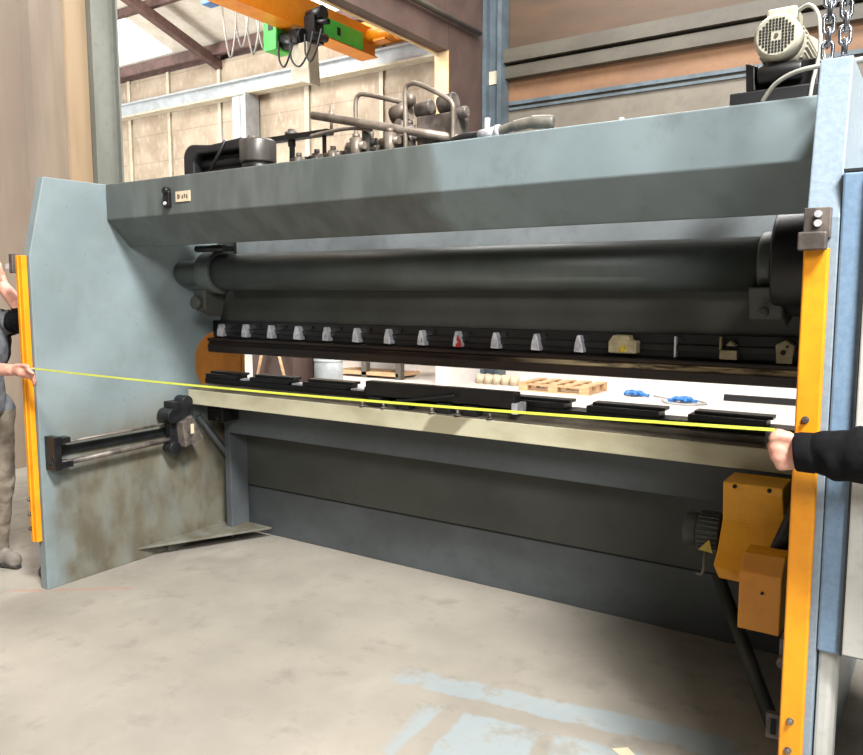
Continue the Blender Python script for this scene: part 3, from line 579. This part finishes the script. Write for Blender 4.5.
for k, (x, y, r_, z1) in enumerate(((-2.30, 2.85, .03, 2.30), (-2.27, 2.9, .028, 2.34), (-2.18, 2.88, .025, 2.26), (-2.10, 2.84, .03, 2.30), (-2.05, 2.92, .028, 2.34), (-2.40, 2.92, .022, 2.28), (-2.48, 2.9, .025, 2.27), (-2.60, 2.92, .025, 2.27), (-2.70, 2.9, .025, 2.26))):
    bm = bmesh.new(); cyl(bm, (x, y, 2.2), (x, y, z1), r_, 6); cyl(bm, (x-.05, y, (2.2+z1)/2+.015), (x+.05, y, (2.2+z1)/2+.015), r_*.6, 12); cyl(bm, (x, y, z1), (x, y, z1+.02), r_*.55, 12); obj('valve_fitting', bm, 'grime' if k % 3 else 'pipe', PB)
bm = bmesh.new(); box(bm, -2.0, -1.80, 2.90, 3.02, 2.2, 2.37); vb = obj('valve_block', bm, 'grime', PB, .008)
for (x, z, r_) in ((-1.98, 2.40, .035), (-1.86, 2.41, .04), (-1.80, 2.36, .025)):
    bm = bmesh.new(); cyl(bm, (x-.04, 2.94, z), (x+.04, 2.94, z+.01), r_, 20); obj('solenoid', bm, 'grime', vb, .006)
bm = bmesh.new(); cyl(bm, (-2.13, 2.97, 2.2), (-2.13, 2.97, 2.42), .035, 16); cyl(bm, (-2.17, 2.97, 2.40), (-2.09, 2.97, 2.42), .045, 16); cyl(bm, (-2.08, 2.97, 2.44), (-2.08, 2.97, 2.49), .025, 12); obj('pressure_valve', bm, 'pipe', PB)
bm = bmesh.new(); tube(bm, curve([(-1.78, 2.86, 2.235), (-1.72, 2.84, 2.24), (-1.62, 2.82, 2.235)]), .017, 14); hs = obj('hose', bm, 'rubber', PB)
bm = bmesh.new(); cyl(bm, (-1.63, 2.82, 2.235), (-1.55, 2.81, 2.24), .022, 6); cyl(bm, (-1.60, 2.82, 2.235), (-1.595, 2.82, 2.30), .012, 8); cyl(bm, (-1.55, 2.81, 2.24), (-1.53, 2.81, 2.24), .026, 16); obj('fitting', bm, 'silver', hs)
bm = bmesh.new(); tube(bm, curve([(-1.53, 2.81, 2.242), (-1.46, 2.80, 2.25), (-1.38, 2.80, 2.255), (-1.30, 2.82, 2.25)]), [.018]*8+[.022]*8+[.026]*8+[.016], 16); obj('sleeve', bm, 'hosegrey', hs)
for x in (-1.02,):
    bm = bmesh.new(); cyl(bm, (x, 2.78, 2.2), (x, 2.78, 2.225), .01, 10); obj('eye_bolt', bm, 'silver', PB)
# motor on the beam
mo = bmesh.new()
cx_, cz_ = -.495, 2.395
cyl(mo, (cx_, 2.76, cz_), (cx_, 3.04, cz_), .070, 40)
for k in range(28):
    a = 2*pi*k/28; x = cx_+sin(a)*.073; z = cz_+cos(a)*.073
    box(mo, x-.003, x+.003, 2.80, 3.02, z-.003, z+.003)
mo = obj('top_motor', mo, 'motor', PB)
bm = bmesh.new(); tube(bm, [(cx_, 2.69, cz_), (cx_, 2.70, cz_), (cx_, 2.76, cz_)], [.058, .068, .070], 48); fcv = obj('fan_cover', bm, 'motor', mo)
bm = bmesh.new()
for i in range(-5, 6):
    for j in range(-5, 6):
        if 1.6 < sqrt(i*i+j*j) < 5.4: box(bm, cx_+i*.0094-.0033, cx_+i*.0094+.0033, 2.6885, 2.692, cz_+j*.0094-.0033, cz_+j*.0094+.0033)
obj('vent_grille', bm, 'hole', fcv)
bm = bmesh.new(); cyl(bm, (cx_, 2.687, cz_), (cx_, 2.692, cz_), .006, 12); obj('centre_screw', bm, 'taupe', fcv)
bm = bmesh.new(); box(bm, cx_-.045, cx_+.045, 2.76, 2.88, cz_+.06, cz_+.105); obj('terminal_box', bm, 'motor', mo, .008)
bm = bmesh.new(); cyl(bm, (cx_, 3.04, cz_), (cx_, 3.06, cz_), .095, 40); obj('flange', bm, 'motor', mo)
bm = bmesh.new(); box(bm, -.585, -.38, 2.76, 2.95, 2.24, 2.33); prism(bm, [(-.585, 2.24), (-.555, 2.24), (-.56, 2.32), (-.59, 2.335)], 'Y', 2.72, 2.76); cyl(bm, (-.55, 2.73, 2.29), (-.42, 2.73, 2.29), .03); mb = obj('motor_bracket', bm, 'black', PB, .006)
bm = B(-.635, -.32, 2.72, 2.96, 2.2, 2.245); obj('base', bm, 'rubber', mb, .006)
bm = bmesh.new(); tube(bm, curve([(cx_+.045, 2.78, cz_+.09), (cx_+.08, 2.76, cz_+.095), (cx_+.11, 2.74, cz_+.05), (cx_+.12, 2.73, cz_-.05), (cx_+.105, 2.72, cz_-.15), (cx_+.10, 2.72, 2.2)]), .006, 10); obj('cable', bm, 'clearhose', mo)
bm = bmesh.new(); tube(bm, curve([(-.53, 2.70, 2.20), (-.49, 2.68, 2.245), (-.43, 2.66, 2.268), (-.36, 2.64, 2.27), (-.30, 2.62, 2.262), (-.22, 2.64, 2.27), (-.15, 2.74, 2.24)]), .007, 10); obj('air_hose', bm, 'clearhose', PB)

# lifting chain, two strands from above down to the right plate
ch = thing('lifting_chain', 'doubled galvanised lifting chain hanging to the right side plate', 'chain', (-.285, 2.36, 2.2))
def link(c, rot):
    bm = bmesh.new(); pts = []
    for k in range(16):
        a = 2*pi*k/16; px = cos(a)*.013; pz = sin(a)*.013+(.011 if sin(a) >= 0 else -.011)
        pts.append((c[0]+px*cos(rot), c[1]+px*sin(rot), c[2]+pz))
    tube(bm, pts, .0050, 8, closed=True); return bm
for s_, dx in enumerate((-.021, .019)):
    for k in range(34):
        obj('link', link((-.285+dx, 2.36, 2.235+.0335*k), radians(20) + (pi/2 if (k+s_) % 2 else 0)), 'chrome', ch)

# ------------------------------------------------------------------ tape measure
tp = thing('tape_measure', 'yellow tape measure blade stretched between the two hands', 'tape measure', (-3.9, 2.17, 1.2))
bm = bmesh.new(); A_ = Vector((-3.83, 2.145, 1.218)); Z_ = Vector((-.345, 2.086, 1.2555)); n = 60; prev = None
for i in range(n+1):
    f = i/n; p = A_.lerp(Z_, f); p.z -= .017*4*f*(1-f)
    q = []
    for (dy, dz) in ((-.0065, .0015), (0, -.0005), (.0065, .0015)):
        tw = .5
        q.append((p.x, p.y+dy*cos(tw)-dz*sin(tw), p.z-dy*sin(tw)*-1+dz*cos(tw)))
    vs = [bm.verts.new(c) for c in q]+[bm.verts.new((c[0], c[1], c[2]-.0008)) for c in q[::-1]]
    if prev:
        for k in range(6): bm.faces.new((prev[k], prev[(k+1) % 6], vs[(k+1) % 6], vs[k]))
    else: bm.faces.new(vs)
    prev = vs
bm.faces.new(prev[::-1]); obj('blade', bm, 'tape', tp)
bm = B(-3.837, -3.831, 2.133, 2.157, 1.202, 1.222); obj('hook', bm, 'silver', tp)
bm = bmesh.new(); box(bm, -.375, -.335, 2.13, 2.165, 1.20, 1.248); obj('case', bm, 'rubber', tp, .008)

# ------------------------------------------------------------------ people
def capsule(bm, a, b, r0, r1, seg=16):
    a = Vector(a); b = Vector(b); d = (b-a); L = d.length
    if L < 1e-5: d = Vector((0, 0, 1))
    d.normalize(); pts = []; rs = []
    for k in range(1, 5):
        t1 = k/5*pi/2; pts.append(a-d*r0*cos(t1)); rs.append(r0*sin(t1))
    pts.append(a); rs.append(r0); pts.append(b); rs.append(r1)
    for k in range(4, 0, -1):
        t1 = k/5*pi/2; pts.append(b+d*r1*cos(t1)); rs.append(r1*sin(t1))
    tube(bm, pts, rs, seg)
def ellip(bm, c, r, R=Matrix.Identity(3)):
    vs = bmesh.ops.create_uvsphere(bm, u_segments=24, v_segments=16, radius=1)['verts']
    for v in vs: v.co = Vector(c)+R@Vector((v.co.x*r[0], v.co.y*r[1], v.co.z*r[2]))
def person(name_label, root_loc, parts, mats, zones, hands):
    root = thing('person', name_label, 'person', root_loc)
    bm = bmesh.new()
    for p in parts:
        if p[0] == 'c': capsule(bm, *p[1:])
        else: ellip(bm, *p[1:])
    bmesh.ops.recalc_face_normals(bm, faces=bm.faces[:])
    me = bpy.data.meshes.new('tmp'); bm.to_mesh(me); bm.free()
    o = bpy.data.objects.new('tmp', me); COL.objects.link(o)
    r = o.modifiers.new('r', 'REMESH'); r.mode = 'VOXEL'; r.voxel_size = .006
    s = o.modifiers.new('s', 'SMOOTH'); s.factor = .5; s.iterations = 3
    dg = bpy.context.evaluated_depsgraph_get(); dg.update()
    me2 = bpy.data.meshes.new_from_object(o.evaluated_get(dg)); bpy.data.objects.remove(o)
    me2.name = 'body'
    me2.materials.clear()
    for m in mats: me2.materials.append(M[m])
    for poly in me2.polygons:
        poly.material_index = zones(poly.center); poly.use_smooth = True
    cloth = set()
    for poly in me2.polygons:
        if poly.material_index != 0: cloth.update(poly.vertices)
    nr = [Vector(v.normal) for v in me2.vertices]
    for i in cloth:
        v = me2.vertices[i]; c = v.co
        d = noise.noise(Vector((c.x*26, c.y*14, c.z*18)))*.006+noise.noise(Vector((c.x*9, c.y*9, c.z*7)))*.006+.003
        v.co = c+nr[i]*(d+.011*max(0, noise.noise(Vector((c.x*22+c.z*9, c.y*6, c.z*7+c.x*6+5))))**1.2)
    me2.transform(Matrix.Translation(-Vector(root_loc)))
    b = bpy.data.objects.new('body', me2); COL.objects.link(b); b.parent = root
    return root
def head(parts, c, yaw, pitch=0.0):
    """returns a function mapping head-local (forward, left, up) to world"""
    R = Matrix.Rotation(yaw, 3, 'Z') @ Matrix.Rotation(pitch, 3, 'Y'); c = Vector(c)
    L = lambda x, y, z: c+R@Vector((x, y, z))
    parts += [('e', L(0, 0, .02), (.093, .074, .10), R), ('e', L(.03, 0, -.05), (.062, .056, .066), R), ('c', L(.085, 0, .012), L(.103, 0, -.022), .010, .015),
              ('c', L(.072, 0, -.085), L(.055, 0, -.09), .022, .026), ('e', L(.0, .074, -.01), (.018, .010, .03), R), ('e', L(.0, -.074, -.01), (.018, .010, .03), R),
              ('c', L(.078, .022, .032), L(.078, .04, .03), .010, .009), ('c', L(.078, -.022, .032), L(.078, -.04, .03), .010, .009), ('c', L(.086, .014, -.052), L(.086, -.014, -.052), .008, .008)]
    return L, R
def face(root, L, R):
    for s in (-1, 1):
        bm = bmesh.new(); ellip(bm, L(.079, s*.031, .012), (.010, .013, .009), R); e = obj('eye', bm, 'eye', root)
        bm = bmesh.new(); ellip(bm, L(.0875, s*.031, .012), (.003, .006, .006), R); obj('iris', bm, 'hair', e)
    bm = bmesh.new(); ellip(bm, L(.092, 0, -.052), (.006, .022, .007), R); obj('mouth', bm, 'lip', root)
    bm = bmesh.new(); vs = bmesh.ops.create_uvsphere(bm, u_segments=32, v_segments=24, radius=1)['verts']
    for v in vs:
        p = v.co.copy(); w = 1+.03*noise.noise(p*6)
        # hairline: pushed inside the skull over the face and below the ears
        if (p.x > .35 and p.z < .62) or p.z < -.35: w *= .86
        v.co = L(0, 0, .028)+R@Vector((p.x*.100*w-.006, p.y*.081*w, p.z*.104*w))
    obj('hair', bm, 'hair', root)
def finger(parts, base, dirs, lens, r):
    p = Vector(base)
    for d, l in zip(dirs, lens):
        q = p+Vector(d).normalized()*l; parts.append(('c', tuple(p), tuple(q), r, r*.93)); p = q; r *= .93

# left person: black shirt, grey vest, khaki trousers, facing along the tape
P = []
bx, by = -4.46, 2.19
P += [('c', (bx-.02, by, .98), (bx-.01, by, 1.12), .135, .125), ('e', (bx, by, 1.30), (.115, .175, .20)), ('c', (bx, by-.15, 1.44), (bx, by+.15, 1.44), .062, .062), ('c', (bx+.0, by, 1.47), (bx+.04, by, 1.58), .058, .054)]
L1, R1 = head(P, (bx+.075, by, 1.69), radians(0), radians(14))
for s in (-1, 1):
    hx = .07 if s < 0 else -.12
    P += [('c', (bx-.01, by+s*.09, .95), (bx+hx*.6+.03, by+s*.11, .52), .088, .062), ('c', (bx+hx*.6+.03, by+s*.11, .50), (bx+hx-.01, by+s*.12, .11), .060, .046)]
    P += [('c', (bx+hx, by+s*.12, .06), (bx+hx+.12, by+s*.13, .045), .042, .036)]
sh = (bx, by-.20, 1.43)
# near arm: hangs, elbow bent, forearm along +X to the hand at the tape
P += [('c', (bx, by-.17, 1.42), (-4.29, 2.08, 1.20), .056, .046), ('c', (-4.29, 2.08, 1.20), (-3.975, 2.12, 1.205), .044, .030)]
P += [('c', (-3.955, 2.13, 1.208), (-3.900, 2.13, 1.202), .032, .034), ('c', (-3.955, 2.145, 1.20), (-3.900, 2.145, 1.192), .028, .030)]
for k, (dy, dz, ln) in enumerate(((-.004, .006, 1.0), (.012, -.008, 1.05), (.02, -.022, 1.0), (.026, -.034, .82))):
    finger(P, (-3.885, 2.130+dy*.9, 1.205+dz), [(1, .0, .08-.16*k), (.85, -.05, -.35-.1*k), (-.5 if k else .7, .05, -1 if k else -.2)], [.040*ln, .027*ln, .021*ln], .0105)
finger(P, (-3.93, 2.112, 1.222), [(1, -.1, .35), (1, .25, .05), (1, .3, -.2)], [.038, .034, .026], .0115)
# far arm raised a little, in a black sleeve
P += [('c', (bx, by+.15, 1.42), (bx+.27, by+.14, 1.45), .066, .062), ('c', (bx+.27, by+.14, 1.47), (bx+.14, by+.09, 1.63), .046, .034)]
P += [('c', (bx+.12, by+.10, 1.63), (bx+.10, by+.09, 1.70), .03, .03)]
for k in range(4): finger(P, (bx+.13-.02*k, by+.09, 1.71), [(0, -.1, 1), (-.3, -.2, 1), (-.6, -.2, .6)], [.034, .024, .018], .0085)
finger(P, (bx+.14, by+.08, 1.65), [(.5, -.4, 1), (.1, -.4, 1)], [.034, .028], .0095)
def zl(c):
    x, y, z = c
    dx = x-bx
    if z > 1.5 and dx < .2 and (Vector((x, y, z))-Vector((bx+.07, by, 1.68))).length < .21: return 0
    if z > 1.515: return 0
    if dx > .13 and y < by+.02 and z < 1.30 and z > 1.05: return 0
    if y < by-.03 and dx > .08 and z > 1.1 and z < 1.42: return 1
    if z < .075 and True: return 4
    if z < .12: return 4
    if z < .94: return 3
    if abs(y-by) > .13 and z > 1.1: return 1
    if dx > .13: return 1
    return 2
pl = person('person at left in dark top and khaki trousers holding the end of the tape', (bx, by, 0), P, ['skin', 'blackcloth', 'greycloth', 'khaki', 'shoe'], zl, None)
face(pl, L1, R1)
for s in (-1, 1):
    hx = .07 if s < 0 else -.12
    bm = bmesh.new(); tube(bm, [(bx+hx-.05, by+s*.12, .012), (bx+hx+.06, by+s*.125, .012), (bx+hx+.165, by+s*.13, .012)], [.03, .045, .02], 16); 
    for v in bm.verts: v.co.z = max(0.0, v.co.z*.5+.006)
    obj('shoe_sole', bm, 'sole', pl)

# right person: black sleeves, reaching left with a closed fist
P = []
bx2, by2 = .38, 1.93
P += [('c', (bx2, by2, .98), (bx2, by2, 1.12), .14, .13), ('e', (bx2, by2, 1.30), (.12, .185, .20)), ('c', (bx2, by2-.16, 1.45), (bx2, by2+.16, 1.45), .066, .066), ('c', (bx2, by2, 1.48), (bx2-.03, by2, 1.59), .06, .055)]
L2, R2 = head(P, (bx2-.05, by2, 1.71), pi, radians(8))
for s in (-1, 1):
    P += [('c', (bx2, by2+s*.09, .95), (bx2-.02, by2+s*.11, .52), .09, .064), ('c', (bx2-.02, by2+s*.11, .50), (bx2+.01, by2+s*.12, .11), .062, .048), ('c', (bx2+.0, by2+s*.12, .06), (bx2-.13, by2+s*.13, .045), .042, .036)]
P += [('c', (bx2, by2+.18, 1.44), (bx2-.21, by2+.17, 1.23), .072, .070)]
# forearm with a full sleeve, ending in a cuff
P += [('c', (bx2-.21, by2+.16, 1.225), (-.15, 2.11, 1.210), .080, .068), ('c', (-.15, 2.11, 1.210), (-.272, 2.126, 1.199), .066, .047)]
P += [('c', (-.28, 2.13, 1.193), (-.31, 2.13, 1.19), .031, .031)]
# palm, back of the hand to the camera, four curled fingers, thumb on top
P += [('c', (-.305, 2.125, 1.222), (-.340, 2.118, 1.234), .022, .022), ('c', (-.305, 2.125, 1.195), (-.345, 2.116, 1.208), .023, .022), ('c', (-.303, 2.125, 1.178), (-.340, 2.117, 1.186), .022, .021), ('c', (-.300, 2.125, 1.172), (-.330, 2.119, 1.163), .018, .017)]
for k, (x, z, l) in enumerate(((-.340, 1.240, .92), (-.347, 1.214, 1.0), (-.343, 1.190, .92), (-.330, 1.168, .78))):
    finger(P, (x, 2.120, z), [(-.35, 1, -.08), (.75, .8, -.1), (1, -.55, 0)], [.040*l, .026*l, .020*l], .0105)
finger(P, (-.293, 2.115, 1.224), [(-.9, -.3, .55), (-1, -.25, .1), (-.9, .0, -.4)], [.026, .024, .018], .0120)
# other arm hanging
P += [('c', (bx2, by2-.18, 1.44), (bx2+.04, by2-.24, 1.15), .062, .052), ('c', (bx2+.04, by2-.24, 1.15), (bx2-.02, by2-.23, .90), .048, .038), ('c', (bx2-.02, by2-.23, .87), (bx2-.03, by2-.23, .80), .03, .032)]
for k in range(4): finger(P, (bx2-.06+.022*k, by2-.23, .79), [(0, 0, -1), (-.2, .2, -1), (-.3, .4, -.8)], [.038, .026, .02], .0085)
finger(P, (bx2-.06, by2-.22, .84), [(-.7, .1, -.8), (-.2, .2, -1)], [.034, .03], .0095)
def zr(c):
    x, y, z = c
    if z > 1.53: return 0
    if x < -.294: return 0
    if z < .12: return 3
    if z < .885 and y < by2-.18: return 0
    if z < .96 and not (y < by2-.17): return 2
    return 1
prr = person('person at the right edge in black long sleeves gripping the tape', (bx2, by2, 0), P, ['skin', 'blackcloth', 'steelblue', 'shoe'], zr, None)
face(prr, L2, R2)
bm = bmesh.new(); tube(bm, [(-.252, 2.125, 1.200), (-.262, 2.125, 1.200), (-.292, 2.127, 1.199), (-.300, 2.127, 1.198), (-.300, 2.127, 1.198), (-.288, 2.127, 1.198)], [.051, .051, .050, .048, .036, .034], 32); obj('cuff', bm, 'blackcloth', prr)

# small things on the floor
bm = bmesh.new(); prism(bm, [(-.895, 2.50), (-.84, 2.47), (-.80, 2.50), (-.85, 2.54)], 'Z', .001, .003); tag(obj('paper_scrap', bm, 'label'), 'small pale scrap of paper on the floor at the bottom edge of the view', 'scrap')
bm = bmesh.new(); tube(bm, curve([(-4.02, 2.32, .006), (-4.25, 2.35, .006), (-4.75, 2.75, .006), (-5.2, 3.1, .006), (-5.3, 3.5, .006), (-4.9, 3.7, .006), (-4.4, 3.6, .006)]), .006, 6)
tag(obj('floor_cable', bm, 'rubber'), 'thin dark cable looping over the floor left of the machine', 'cable')
